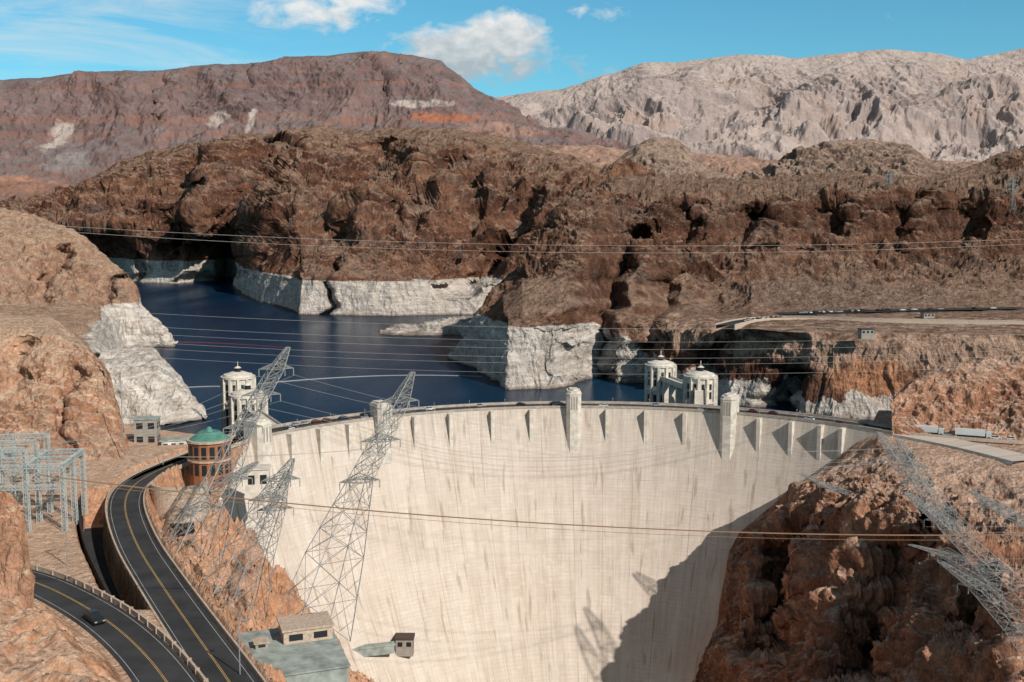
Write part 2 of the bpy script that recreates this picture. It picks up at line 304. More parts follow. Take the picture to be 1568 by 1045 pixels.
f3=[hh(1085,1054,14),hh(1100,934,11),hh(1115,844,10),hh(1130,817,10),hh(1160,792,9),hh(1190,767,9),(1215,742,450),(1260,720,452),(1290,698,453),(1315,677,453)]+[Z(a,b,-1) for a,b in [(1345,672),(1400,694),(1568,706),(1900,720)]]
f4=[B(1085,470,-140),B(1160,475,-90),B(1215,475,-55),B(1260,475,-20),B(1315,470,-3)]+[B(a,d+25,-1) for a,d in [(1345,440),(1568,410),(1900,400)]]
f5=[B(1085,500,-200),B(1215,500,-150),B(1260,500,-60),B(1315,500,-20),B(1345,510,-2),B(1900,500,-2)]
sheet('rock_outcrop',[f0,f1,f2,f3,f4,f5],1085,1900,900,[210,65,60,12,6],M_right,[(42,4.6,2,True,1.8,.3),(14,3.2,7,True,2.0,.25)],[1,1,.4,.08,.03,.0],
   gullies=[([(1250,800),(1215,850),(1190,1000)],38,40),([(1400,820),(1380,900),(1330,1045)],50,40),([(1530,900),(1500,1000)],40,24)])
sheet('canyon_cliff',[[B(1366,430,-3),B(1900,400,-3)],[(1366,668,440),(1568,680,425),(1900,690,410)],[(1366,630,448),(1400,620,450),(1568,615,450),(1900,610,450)],[(1366,610,455),(1378,596,460),(1400,584,465),(1440,568,470),(1500,554,475),(1568,550,480),(1900,520,480)],
   [(1366,612,470),(1400,580,500),(1440,562,520),(1568,545,540),(1900,515,560)],[B(1366,500,-45),B(1900,700,-45)]],1366,1900,480,[4,60,70,24,12],M_right,[(34,4.5,3,False,2.0,0),(10,1.7,6,True,2.4,.25)],[0,.5,1,.6,.4,0])
sheet('roadside_rock',[[B(-300,212,-4),B(52,216,-4)],[(-300,960,214),(48,955,216)],[(-300,800,222),(0,830,222),(30,850,222),(44,880,220),(50,950,217)],[(-300,650,230),(0,746,228),(20,756,228),(33,775,227),(42,830,224),(48,900,220),(52,952,217.5)],[B(-300,236,0),B(52,221,-4)]],-300,52,340,[4,70,100,14],M_left,[(8,.9,7,True,2,.3)],[0,.5,1,.5,0])
# ------------------------------------------------------------------ roads
def chaikin(p,it=3):
    p=np.array(p,float)
    for _ in range(it):
        q=[p[0]]
        for a,b in zip(p[:-1],p[1:]): q+= [a*.75+b*.25,a*.25+b*.75]
        q.append(p[-1]); p=np.array(q)
    return p
def ring(th,r): return np.array([DC[0]+r*math.sin(th),DC[1]+r*math.cos(th)])
rA=chaikin([[*ring(math.radians(-50),173),0],[*ring(math.radians(-57),173),0],Wz(285,702,0),Wz(215,732,0),Wz(186,765,0),Wz(205,830,0),Wz(250,900,0),Wz(300,972,0),Wz(352,1045,0),Wz(420,1150,0)])
rB=chaikin([Wz(-500,850,3),Wz(-150,862,3),Wz(0,876,3),Wz(60,893,3),Wz(110,917,3),Wz(165,950,3),Wz(215,993,3),Wz(257,1045,3),Wz(310,1130,3)])
rA[:,2]=0; rB[:,2]=3
def seg_dist(X,Y,pl):
    best=np.full(X.shape,1e9); sg=np.zeros(X.shape)
    for a,b in zip(pl[:-1],pl[1:]):
        e=b[:2]-a[:2]; L=e@e
        if L<1e-9: continue
        t=np.clip(((X-a[0])*e[0]+(Y-a[1])*e[1])/L,0,1)
        dx=X-a[0]-t*e[0]; dy=Y-a[1]-t*e[1]; d=np.hypot(dx,dy); m=d<best
        best=np.where(m,d,best); sg=np.where(m,np.sign(e[0]*dy-e[1]*dx),sg)
    return best*np.where(sg==0,1,sg)
gx=np.arange(-330,20,.55); gy=np.arange(120,450,.55); X,Y=np.meshgrid(gx,gy)
sA=seg_dist(X,Y,rA); sB=seg_dist(X,Y,rB); hA=5.2; hB=5.4
pts=np.stack([X.ravel(),Y.ravel(),np.zeros(X.size)],1)
n1=fractal(warp(pts,20,5),14,7,.62,True).reshape(X.shape); n2=fractal(pts,40,4,.5,False,seed=3).reshape(X.shape)
H=2.0+.5*n2+.18*n1
H=np.where(X<-165,H+(-165-X)*.12,H)
tr=np.clip((-sA-hA-.8)/.6,0,1)*np.clip((hA+9.5+sA)/1.5,0,1)*np.clip((Y-232)/8,0,1)*np.clip((345-Y)/8,0,1)
H=H*(1-tr)+(-9)*tr
nb=np.clip(-sB-hB-1.0,0,40); H=np.where(sB<-(hB+1),2.6+np.minimum(nb*.7,6.0)+1.5*n1*np.clip(nb/4,0,1)+1.8*n2*np.clip(nb/4,0,1),H)
r=np.clip(sA-hA-1.6,0,400); fall=-(r*1.5)-3*np.clip(r/3,0,1)+5.5*n1*np.clip(r/5,0,1)+5*n2*np.clip(r/10,0,1)
k=(sA>hA+1.6); H=np.where(k,np.maximum(fall,-185),H)
rad=np.hypot(X-DC[0],Y-DC[1]); tha=np.degrees(np.arctan2(X-DC[0],Y-DC[1]))
cap=-30-(tha+70)*4.6+5*n1
H=np.where((rad>80)&(rad<167)&(tha>-76)&(Y>DC[1]),np.minimum(H,np.maximum(cap,-200)),H)
H=np.where((rad>=163)&(tha>-60),-60,H)
fa=np.clip(1-(np.abs(sA)-hA-.3)/1.0,0,1); H=H*(1-fa)+(-.12)*fa
fb=np.clip(1-(np.abs(sB)-hB-.3)/1.0,0,1)*(1-fa); H=H*(1-fb)+(2.88)*fb
grid_mesh('roadside_ground',np.stack([X,Y,H],2),M_near)
def strip(pl,offs,z,name,mat,parent=None,dash=None):
    t=np.gradient(pl[:,:2],axis=0); t/=np.linalg.norm(t,axis=1)[:,None]+1e-9; n=np.stack([-t[:,1],t[:,0]],1)
    V=[];Fc=[]
    for i in range(len(pl)):
        for o in offs: V.append((*(pl[i,:2]+n[i]*o),pl[i,2]+z))
    m=len(offs)
    for i in range(len(pl)-1):
        if dash and (i//dash)%2: continue
        for j in range(m-1): a=i*m+j; Fc.append((a,a+m,a+m+1,a+1))
    return mesh_obj(name,V,Fc,mat,parent=parent)
def wall(pl,off,w,h,name,mat,z0=-.5,parent=None):
    t=np.gradient(pl[:,:2],axis=0); t/=np.linalg.norm(t,axis=1)[:,None]+1e-9; n=np.stack([-t[:,1],t[:,0]],1)
    V=[];Fc=[]
    for i in range(len(pl)):
        a=pl[i,:2]+n[i]*(off-w/2); b=pl[i,:2]+n[i]*(off+w/2)
        V+=[(*a,pl[i,2]+z0),(*a,pl[i,2]+h),(*b,pl[i,2]+h),(*b,pl[i,2]+z0)]
    for i in range(len(pl)-1):
        for j in range(4): a=i*4+j; b=i*4+(j+1)%4; Fc.append((a,b,b+4,a+4))
    Fc+=[(0,1,2,3),tuple(len(V)-4+k for k in (3,2,1,0))]
    return mesh_obj(name,V,Fc,mat,parent=parent)
def road(pl,hw,name):
    rd=strip(pl,[-hw,hw],0,name,M_asp)
    for o in (-.2,.1): strip(pl,[o,o+.12],.006,'yellow_line',M_yel,rd)
    for o in (-hw+.9,hw-1.05): strip(pl,[o,o+.12],.006,'edge_line',M_wp,rd)
    return rd
road(rA,hA,'road'); road(rB,hB,'road')
wall(rA,hA+.5,.45,1.0,'parapet_wall',M_wall); wall(rA[8:],-hA-.5,.45,.9,'shadow_wall',M_wall,z0=-10)
wall(rB,hB+.6,.5,1.0,'parapet_wall',M_wall,z0=-2)
sel=np.array([p for p in rA if 240<p[1]<336]); wall(sel,-hA-8.2,.6,2.4,'shadow_wall',M_shadwall,z0=-10)  # second wall added, coloured dark to act as shadow left of the road
strip(sel,[-hA-8.0,-hA-.9],-8.7,'trench_shadow_sheet',M_asp)  # added dark sheet: shadow on the trench floor given as colour
def posts(pl,off,h,step,name,mat):
    V=[];Fc=[];t=np.gradient(pl[:,:2],axis=0); t/=np.linalg.norm(t,axis=1)[:,None]+1e-9; n=np.stack([-t[:,1],t[:,0]],1); acc=0
    for i in range(1,len(pl)):
        acc+=np.linalg.norm(pl[i,:2]-pl[i-1,:2])
        if acc>step:
            acc=0; c=pl[i,:2]+n[i]*off; b=len(V)
            for z in (-.5,h):
                for dx,dy in ((-.35,-.35),(.35,-.35),(.35,.35),(-.35,.35)): V.append((c[0]+dx,c[1]+dy,pl[i,2]+z))
            Fc+=[(b,b+1,b+5,b+4),(b+1,b+2,b+6,b+5),(b+2,b+3,b+7,b+6),(b+3,b,b+4,b+7),(b+4,b+5,b+6,b+7)]
    return mesh_obj(name,V,Fc,mat)
posts(rB,hB+.6,1.2,4,'parapet_posts',M_wall)
# ------------------------------------------------------------------ dam
def dam_mat():
    m,g,b=newmat('dam_concrete',.85,.1); uv=g.n('ShaderNodeUVMap').outputs[0]; pos=g.n('ShaderNodeNewGeometry').outputs['Position']
    u,v,_=g.sep(uv)
    wob=g.math('MULTIPLY',g.math('SUBTRACT',g.noise(g.scl(uv,(.02,.5,1)),1,3),.5),.9)
    def line(a,per,w,lo):
        fr=g.math('FRACT',g.math('DIVIDE',a,per)); return g.ms(g.math('MINIMUM',fr,g.math('SUBTRACT',1.0,fr)),0,w/per,lo,0)
    def cell(du,dv,o):
        wn=g.n('ShaderNodeTexWhiteNoise'); wn.noise_dimensions='2D'; cb=g.n('ShaderNodeCombineXYZ')
        g.put(cb.inputs[0],g.math('FLOOR',g.math('DIVIDE',g.math('ADD',u,o),du))); g.put(cb.inputs[1],g.math('FLOOR',g.math('DIVIDE',v,dv))); g.L.new(cb.outputs[0],wn.inputs['Vector']); return wn.outputs['Value']
    base=g.mix(g.ms(g.noise(g.scl(uv,(.02,.03,1)),1,4),.35,.65),(.495,.415,.348),(.56,.482,.41))
    base=g.mix(g.ms(cell(7.6,6.1,0),0,1,0,.5),base,(.43,.36,.297))
    base=g.mix(g.ms(cell(3.8,1.52,1.3),.6,1,0,.45),base,(.60,.53,.463))
    base=g.mix(g.ms(cell(15.2,9.1,4),.7,1,0,.3),base,(.38,.32,.27))
    s1=g.noise(g.scl(uv,(.9,.03,1)),1,7,.72); s2=g.noise(g.scl(uv,(.22,.018,1)),1,6,.65); s3=g.noise(g.scl(uv,(.10,.9,1)),1,5,.6); s4=g.noise(g.scl(uv,(.30,.05,1)),1.0,3,.5,.2); s5=g.noise(g.scl(uv,(1.6,.05,1)),1.0,5,.7)
    c=g.mix(g.ms(s1,.48,.70,0,.75),base,(.33,.255,.195)); c=g.mix(g.ms(s2,.40,.66,0,.55),c,(.63,.575,.515)); c=g.mix(g.ms(s3,.5,.75,0,.45),c,(.39,.32,.265))
    c=g.mix(g.ms(s4,.60,.69,0,.7),c,(.29,.225,.175)); c=g.mix(g.ms(s5,.56,.66,0,.45),c,(.67,.63,.57))
    jm=g.ms(g.noise(g.scl(uv,(.06,.03,1)),1,4),.4,.62,.1,1.0)
    c=g.mix(g.math('MULTIPLY',line(g.math('ADD',u,wob),15.2,.3,.65),jm),c,(.22,.165,.13)); c=g.mix(g.math('MULTIPLY',line(g.math('ADD',u,wob),7.6,.16,.35),jm),c,(.22,.165,.13)); c=g.mix(g.math('MULTIPLY',line(v,1.52,.16,.35),jm),c,(.27,.21,.16))
    top=g.math('MULTIPLY',g.ms(v,384,400),g.ms(g.noise(g.scl(uv,(.5,.04,1)),1,5,.7),.45,.7)); c=g.mix(g.math('MULTIPLY',top,.6),c,(.22,.18,.155))
    n=g.noise(pos,.9,6,.7); c=g.mix(g.ms(n,.35,.7,0,.2),c,(.60,.56,.49))
    g.L.new(c,b.inputs['Base Color'])
    bp=g.n('ShaderNodeBump'); bp.inputs['Distance'].default_value=.2; bp.inputs['Strength'].default_value=.5; g.L.new(g.noise(pos,1.2,6,.7),bp.inputs['Height']); g.L.new(bp.outputs[0],b.inputs['Normal'])
    return m
M_dam=dam_mat()
th=np.radians(np.arange(-82,72.1,.5)); zs=list(-np.linspace(0,190,60))
rows=[(RD-off(z),z) for z in zs]; rows=rows[::-1]+[(RU,0),(RU+2,-60),(RU+4,-190)]
P=np.array([[(DC[0]+r*math.sin(t),DC[1]+r*math.cos(t),z) for t in th] for r,z in rows])
UV=np.array([[(t*RD+200,z+400) for t in th] for r,z in rows])
dam=grid_mesh('dam',P,M_dam,smooth=False,uv=UV)
def ringpl(a0,a1,r,z=0,step=.5):
    return np.array([(*ring(math.radians(a),r),z) for a in np.arange(a0,a1+.01,step)])
cre=ringpl(-56,50,173)
strip(cre,[-5,5],.03,'crest_road',M_asp,dam); strip(cre,[-.1,.1],.036,'crest_line',M_yel,dam)
wall(ringpl(-57,52,RD+.3),0,.6,1.15,'downstream_parapet',M_par,z0=-.2,parent=dam)
wall(ringpl(-57,52,RU-.3),0,.6,1.15,'upstream_parapet',M_par,z0=-.2,parent=dam)
strip(ringpl(-56,50,173-6.3),[-.9,.9],.14,'sidewalk',M_par,dam); strip(ringpl(-56,50,173+6.1),[-.9,.9],.14,'sidewalk',M_par,dam)
_a=np.radians(np.linspace(-60,55,2000)); _x=DC[0]+RD*np.sin(_a); _y=DC[1]+RD*np.cos(_a); _px=CX+F*_x/(_y*cp+CAMZ*sp)
def ang(px): return float(np.interp(px,_px,_a))
def fin(th,w,dep,z1,name,mat,top=0):
    t=np.array([math.cos(th),-math.sin(th)]); n=np.array([-math.sin(th),-math.cos(th)]); c=ring(th,RD)
    V=[]
    for z in (top,z1):
        for sx,o in ((-w/2,-4),(-w/2,dep),(w/2,dep),(w/2,-4)): V.append((*(c+t*sx+n*o),z))
    Fc=[(0,1,2,3),(7,6,5,4),(0,4,5,1),(1,5,6,2),(2,6,7,3),(3,7,4,0)]
    return mesh_obj(name,V,Fc,mat,parent=dam)
for px in (440,485,530,632,687,752,812,930,990,1050,1165,1215,1260,1293):
    fin(ang(px),1.7,3.8,-16,'pier',M_white,top=-.3)
def prism(pts,z0,z1,V,Fc,MI,mi,taper=1.0,c=None):
    b=len(V); n=len(pts); c=np.mean(pts,axis=0) if c is None else c
    for p in pts: V.append((*p,z0))
    for p in pts: q=c+(p-c)*taper; V.append((*q,z1))
    for i in range(n): j=(i+1)%n; Fc.append((b+i,b+j,b+n+j,b+n+i)); MI.append(mi)
    Fc.append(tuple(b+n+i for i in range(n))); MI.append(mi); Fc.append(tuple(b+i for i in range(n-1,-1,-1))); MI.append(mi)
def elevator(px,top,zb,w=7.0):
    th=ang(px); t=np.array([math.cos(th),-math.sin(th)]); n=np.array([-math.sin(th),-math.cos(th)]); c=ring(th,RD)
    V=[];Fc=[];MI=[]
    def poly(w,dep,back=-4.5,ch=1.6): return np.array([c+t*a+n*b for a,b in ((-w/2,back),(w/2,back),(w/2,dep-ch),(w/2-ch,dep),(-w/2+ch,dep),(-w/2,dep-ch))])
    prism(poly(w,5.2),zb,top-1.6,V,Fc,MI,0); prism(poly(w+.5,5.4),top-1.6,top-1.1,V,Fc,MI,0); prism(poly(w-.6,4.8),top-1.1,top,V,Fc,MI,0)
    prism(poly(w-3,3.6),top,top+.6,V,Fc,MI,0)
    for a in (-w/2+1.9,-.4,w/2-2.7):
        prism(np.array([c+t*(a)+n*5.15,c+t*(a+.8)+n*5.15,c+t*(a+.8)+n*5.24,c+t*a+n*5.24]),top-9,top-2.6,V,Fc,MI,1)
    mesh_obj('elevator_tower',V,Fc,mats=[M_white,M_concd],midx=MI)
elevator(878,9.0,-27); elevator(1117,9.0,-29); elevator(584,7.4,-20,7.4); elevator(396,8.0,-20,8)
# ------------------------------------------------------------------ intake towers
def intake(x,y,top,bridge=None):
    V=[];Fc=[];MI=[]; c=np.array([x,y])
    def ngon(r,n=24,ph=0): return np.array([c+r*np.array([math.cos(2*math.pi*i/n+ph),math.sin(2*math.pi*i/n+ph)]) for i in range(n)])
    prism(ngon(8.4),-70,top-6,V,Fc,MI,0)
    prism(ngon(9.2),top-19.5,top-18.7,V,Fc,MI,0); prism(ngon(9.2),top-6,top-5.0,V,Fc,MI,0); prism(ngon(8.0),top-5,top-3.9,V,Fc,MI,0,.95)
    prism(ngon(7.0),top-3.9,top-2.6,V,Fc,MI,0,.5); prism(ngon(1.6,12),top-2.6,top-.6,V,Fc,MI,1); prism(ngon(2.0,12),top-.6,top+.3,V,Fc,MI,0,.35); prism(ngon(.2,6),top+.3,top+3,V,Fc,MI,0)
    for i in range(12):
        a=2*math.pi*(i+.5)/12; rd=np.array([math.cos(a),math.sin(a)]); tg=np.array([-rd[1],rd[0]])
        prism(np.array([c+rd*8.0-tg*.75,c+rd*9.4-tg*.6,c+rd*9.4+tg*.6,c+rd*8.0+tg*.75]),-70,top-6,V,Fc,MI,0)
        a=2*math.pi*i/12; rd=np.array([math.cos(a),math.sin(a)]); tg=np.array([-rd[1],rd[0]])
        for z0,z1,w in ((top-17.0,top-13.2,.75),(top-12.0,top-8.8,.75),(-60,top-22,1.0)):
            prism(np.array([c+rd*8.2-tg*w,c+rd*8.48-tg*w,c+rd*8.48+tg*w,c+rd*8.2+tg*w]),z0,z1,V,Fc,MI,1)
    o=mesh_obj('intake_tower',V,Fc,mats=[M_white,M_dark],midx=MI)
    if bridge is not None:
        b=np.array(bridge); e=b-c; L=np.linalg.norm(e); e/=L; n=np.array([-e[1],e[0]]); V=[];Fc=[];MI=[]
        prism(np.array([c+e*8-n*3,c+e*8+n*3,b+n*3,b-n*3]),-1.6,0.1,V,Fc,MI,0)
        for s in (-2.8,2.8): prism(np.array([c+e*8+n*(s-.15),c+e*8+n*(s+.15),b+n*(s+.15),b+n*(s-.15)]),.1,1.2,V,Fc,MI,0)
        k=L/4
        for j in range(1,4):
            q=c+e*(j*k); prism(np.array([q-e*.8-n*2.5,q+e*.8-n*2.5,q+e*.8+n*2.5,q-e*.8+n*2.5]),-60,-1.6,V,Fc,MI,0)
        mesh_obj('access_bridge',V,Fc,mats=[M_white],midx=MI,parent=o)
def at(px,py,z): w=Wz(px,py,z); return w[0],w[1]
p=at(1073,561,12); intake(p[0],p[1],12,ring(ang(1065),RU))
p2=at(1012,545,12); intake(p2[0],p2[1],12,(p[0]-6,p[1]+7))
q=at(379,588,12); intake(q[0],q[1],12,ring(math.radians(-49),RU)); q2=at(364,562,12); intake(q2[0],q2[1],12,(q[0],q[1]+9))
# ------------------------------------------------------------------ water & ground
def water():
    m,g,b=newmat('lake_water',.12,.3); pos=g.n('ShaderNodeNewGeometry').outputs['Position']
    n=g.noise(g.scl(pos,(.0045,.0012,1)),1,4,.55,.6)
    c=g.mix(g.ms(n,.4,.62),(.002,.013,.036),(.007,.032,.066)); g.L.new(c,b.inputs['Base Color']); b.inputs['IOR'].default_value=1.12
    g.L.new(g.ms(n,.4,.62,.30,.12),b.inputs['Roughness'])
    bp=g.n('ShaderNodeBump'); bp.inputs['Distance'].default_value=.35; bp.inputs['Strength'].default_value=.8
    g.L.new(g.noise(g.scl(pos,(1,.6,1)),.22,6,.65),bp.inputs['Height']); g.L.new(bp.outputs[0],b.inputs['Normal']); return m
a=[(*ring(math.radians(t),RU-3),-45) for t in range(-82,73,2)]
V=a+[(420,420,-45),(900,1200,-45),(900,2900,-45),(-1500,2900,-45),(-900,900,-45),(-330,395,-45)]
mesh_obj('lake_water',V,[tuple(range(len(V)-1,-1,-1))],water())
ys=np.concatenate([np.linspace(-3000,800,6),np.linspace(900,2600,12),np.linspace(2700,7000,60),np.linspace(7500,60000,20)]); xs=np.linspace(-40000,40000,161)
Xg,Yg=np.meshgrid(xs,ys); Zg=np.interp(Yg,[-3000,800,900,2600,3300,4200,7000,14000,60000],[-230,-230,-90,-80,60,150,290,300,300])
grid_mesh('ground',np.stack([Xg,Yg,Zg],2),M_grd)
def wire_mesh(name,paths,r,mat,parent=None):
    V=[];Fc=[]
    for pl,rr in paths:
        pl=np.array(pl); t=np.gradient(pl,axis=0); t/=np.linalg.norm(t,axis=1)[:,None]+1e-9
        s=np.cross(t,[0,0,1.0]); s/=np.linalg.norm(s,axis=1)[:,None]+1e-9; u=np.cross(s,t); b=len(V)
        for i in range(len(pl)):
            for k in range(4):
                a=math.pi/2*k+.78; V.append(pl[i]+rr*(s[i]*math.cos(a)+u[i]*math.sin(a)))
        for i in range(len(pl)-1):
            for k in range(4): x=b+i*4+k; y=b+i*4+(k+1)%4; Fc.append((x,y,y+4,x+4))
    return mesh_obj(name,V,Fc,mat,parent=parent)
def boom(p,q,mat,name,sag,r=.45):
    a=Wz(*p,-44.8); b=Wz(*q,-44.8); pl=[a+(b-a)*t+np.array([0,sag*4*t*(1-t),0]) for t in np.linspace(0,1,60)]
    wire_mesh(name,[(pl,r)],.4,mat)
boom((395,588),(738,577),M_boom,'log_boom',25,.45); boom((270,524),(440,533),M_boomr,'log_boom',10,.3); boom((255,596),(345,592),M_boom,'log_boom',5,.45)
# ------------------------------------------------------------------ lattice towers
def strut(a,b,r,V,Fc):
    a=np.array(a,float); b=np.array(b,float); t=b-a; L=np.linalg.norm(t)
    if L<1e-6: return
    t/=L; s=np.cross(t,[0.13,.2,1.0]); s/=np.linalg.norm(s); u=np.cross(s,t); k=len(V)
    for p in (a,b):
        for x,y in ((1,0),(0,1),(-1,0),(0,-1)): V.append(p+r*(s*x+u*y))
    for i in range(4): j=(i+1)%4; Fc.append((k+i,k+j,k+4+j,k+4+i))
def lattice(name,secs,arms=(),r=.16,mat=None,rot=.5,panel=.85):
    V=[];Fc=[]
    secs=[(np.array(c,float),h) for c,h in secs]; full=[]
    for (c0,h0),(c1,h1) in zip(secs[:-1],secs[1:]):
        L=np.linalg.norm(c1-c0); n=max(1,int(round(L/(panel*(h0+h1)*1.0))))
        for i in range(n): t=i/n; full.append((c0*(1-t)+c1*t,h0*(1-t)+h1*t))
    full.append(secs[-1])
    def cor(c,h): return [c+h*np.array([math.cos(rot+math.pi/4+k*math.pi/2)*1.414,math.sin(rot+math.pi/4+k*math.pi/2)*1.414,0]) for k in range(4)]
    C=[cor(c,h) for c,h in full]
    for A,Bq in zip(C[:-1],C[1:]):
        for k in range(4):
            j=(k+1)%4
            strut(A[k],Bq[k],r,V,Fc); strut(A[k],Bq[j],r*.55,V,Fc); strut(A[j],Bq[k],r*.55,V,Fc); strut(Bq[k],Bq[j],r*.55,V,Fc)
            m=(A[k]+A[j])/2; strut(m,(A[k]*.5+Bq[k]*.5),r*.35,V,Fc); strut(m,(A[j]*.5+Bq[j]*.5),r*.35,V,Fc)
    for c,h,L,dr in arms:
        c=np.array(c,float); dv=np.array([math.cos(dr),math.sin(dr),0]); nv=np.array([-dv[1],dv[0],0])
        for s in (-1,1):
            tip=c+dv*s*L
            for q in (1,-1):
                a=c+nv*q*h*.8; a2=a+np.array([0,0,1.8])
                strut(a,tip,r*.8,V,Fc); strut(a2,tip,r*.8,V,Fc)
                for f in (.25,.5,.75): strut(a+(tip-a)*f,a2+(tip-a2)*f,r*.5,V,Fc); strut(a+(tip-a)*f,a2+(tip-a2)*(f-.25),r*.5,V,Fc)
            for f in (.2,.4,.6,.8): strut(c+nv*h*.8*(1-f)+dv*s*L*f,c-nv*h*.8*(1-f)+dv*s*L*f,r*.5,V,Fc)
            for f in (.5,1.0):
                tp=c+dv*s*L*f; strut(tp,tp-np.array([0,0,2.2]),r*1.3,V,Fc)
    return mesh_obj(name,V,Fc,mat or M_steel)
T1=[(W(475,975,262),8),(W(512,850,272),6),(W(551,737,282),2.7),(W(583,675,288),2.3),(W(612,615,294),2.1),(W(632,570,297),.5)]
lattice('transmission_tower',T1,[(T1[2][0],2.6,5.5,.3),(T1[3][0],2.4,5.5,.3),(T1[4][0],2.2,5.5,.3)],r=.14)
T2=[(W(285,870,282),7.5),(W(335,745,292),4),(W(372,655,300),2.4),(W(400,605,304),2.1),(W(423,565,308),1.9),(W(441,532,310),.5)]
lattice('transmission_tower',T2,[(T2[2][0],2.2,5.5,.3),(T2[3][0],2.2,5.5,.3),(T2[4][0],2,5,.3)],r=.14)
T3=[(W(330,945,258),6.5),(W(375,840,268),4),(W(410,765,274),2.4),(W(430,735,276),2.0),(W(448,703,279),.5)]
lattice('transmission_tower',T3,[(T3[2][0],2.2,5,.3),(T3[3][0],2.2,5,.3)],r=.13)
T4=[(W(262,850,300),7),(W(310,780,305),4),(W(355,735,310),2.4),(W(393,708,314),.6)]
lattice('transmission_tower',T4,[(T4[2][0],2.2,6,.3),(T4[1][0],3,6,.3)],r=.13)
T5=[(W(365,945,280),6),(W(395,850,286),3.6),(W(422,780,290),2.2),(W(440,722,293),.6)]
lattice('transmission_tower',T5,[(T5[2][0],2.0,5,.3)],r=.12)
R1=[(W(1445,800,345),4.5),(W(1402,740,352),2.8),(W(1372,700,358),2.0),(W(1345,662,362),.6)]
R2=[(W(1420,790,385),6),(W(1335,765,395),3.4),(W(1275,748,403),2.4),(W(1226,725,410),.8)]
R3=[(W(1590,940,265),5),(W(1520,870,272),3.2),(W(1445,800,280),2.0),(W(1388,755,285),.6)]
R4=[(W(1680,860,300),5),(W(1590,810,305),3),(W(1520,775,308),2.0),(W(1488,752,310),.6)]
R5=[(W(1660,1080,235),5),(W(1570,970,243),3.2),(W(1500,900,248),2.0),(W(1440,860,251),.6)]
R6=[(W(1500,850,330),5),(W(1440,780,338),3),(W(1400,715,345),2.0),(W(1375,672,350),.6)]
R7=[(W(1640,980,280),5),(W(1540,900,288),3.2),(W(1450,850,295),2.2),(W(1395,835,300),.6)]
for kR,R in enumerate((R1,R2,R3,R4,R5,R6,R7)): lattice('transmission_tower',R,[(R[1][0],2.4,5,2.6),(R[2][0],1.8,5,2.6)],r=.085,mat=M_steelL if kR not in (4,6) else M_steel,panel=.65)
for px,py,d,h in ((1361,312,1180,34),(1548,322,1180,36)):
    b=W(px,py,d); c=[(b,4),(b+[0,0,h*.55],1.6),(b+[0,0,h],.6)]
    lattice('transmission_tower',c,[((b+[0,0,h*.62]),1.5,7,.2),((b+[0,0,h*.78]),1.3,7,.2),((b+[0,0,h*.92]),1,6,.2)],r=.24)
V=[];Fc=[]
def truss(a,b,w,r=.11):
    a=np.array(a,float); b=np.array(b,float); t=b-a; L=np.linalg.norm(t); t/=L; s=np.cross(t,[0,0,1.0]) if abs(t[2])<.9 else np.array([1.0,0,0]); s/=np.linalg.norm(s); u=np.cross(s,t); n=max(2,int(L/w))
    off4=[s*w/2+u*w/2,s*w/2-u*w/2,-s*w/2-u*w/2,-s*w/2+u*w/2]
    for i in range(n):
        p=a+t*L*i/n; q=a+t*L*(i+1)/n
        for k in range(4):
            strut(p+off4[k],q+off4[k],r,V,Fc); strut(p+off4[k],q+off4[(k+1)%4],r*.6,V,Fc); strut(q+off4[k],q+off4[(k+1)%4],r*.6,V,Fc)
g0=np.array([-158.0,290,1]); gd=np.array([1.0,.12,0]); gn=np.array([-.12,1,0])
for j in (0,1,2):
    for i in (0,1,2,3):
        p_=g0+gd*i*10+gn*j*10; truss(p_,p_+[0,0,25 if i<3 else 20],1.2)
    for zz in (14,20,25): truss(g0+gd*0+gn*j*10+[0,0,zz],g0+gd*(30 if zz<25 else 20)+gn*j*10+[0,0,zz],1.1)
for i in (0,1,2,3): truss(g0+gd*i*10+[0,0,20],g0+gd*i*10+gn*20+[0,0,20],1.1)
for i in range(14):
    p_=g0+gd*(i*2.2)+gn*5*(i%3)+[0,0,13 if i%2 else 19]; strut(p_,p_-[0,0,3.5],.25,V,Fc)
mesh_obj('switchyard_gantry',V,Fc,M_teal)
# ------------------------------------------------------------------ power lines
def cat(a,b,sag,n=40):
    return [a+(b-a)*t-np.array([0,0,sag*4*t*(1-t)]) for t in np.linspace(0,1,n)]
paths=[]
for dy,ds,dd in ((0,0,0),(5,1.5,12)): paths.append((cat(W(-260,320+dy,300+dd),W(1850,352+dy,330+dd),7.5+ds),.055))
wire_mesh('power_line',paths,.1,M_wire)
paths=[]
for k,(a,b) in enumerate((((-200,450),(1800,482)),((-200,470),(1800,500)),((-200,480),(1800,510)),((-200,492),(1800,522)),((-200,500),(1800,530)),((-200,512),(1800,545)))): paths.append((cat(W(*a,380+k*8),W(*b,430+k*8),9+k*.6),.05))
wire_mesh('power_line',paths,.1,M_wire)
def armtips(c,L,dr):
    dv=np.array([math.cos(dr),math.sin(dr),0]); return [np.array(c)+dv*L-[0,0,2],np.array(c)-dv*L-[0,0,2]]
paths=[]
for T,n in ((T1,2),(T2,2)):
    for j in (3,4):
        for e in armtips(T[j][0],5.4,.3):
            paths.append((cat(e,g0+gd*random.uniform(0,30)+[0,random.uniform(0,20),24.0],3),.045))
    for e in armtips(T[3][0],5.4,.3)+armtips(T[4][0],5,.3): paths.append((cat(e,np.array([R1[2][0][0]+random.uniform(-3,3),R1[2][0][1],R1[2][0][2]+random.uniform(-2,4)]),9),.036))
for R in (R1,R2,R3,R4,R6,R7):
    for j in (1,2):
        for e in armtips(R[j][0],5,2.6): paths.append((cat(e,e+np.array([160.0,-20,20]),4),.04))
wire_mesh('power_line',paths,.1,M_wire)
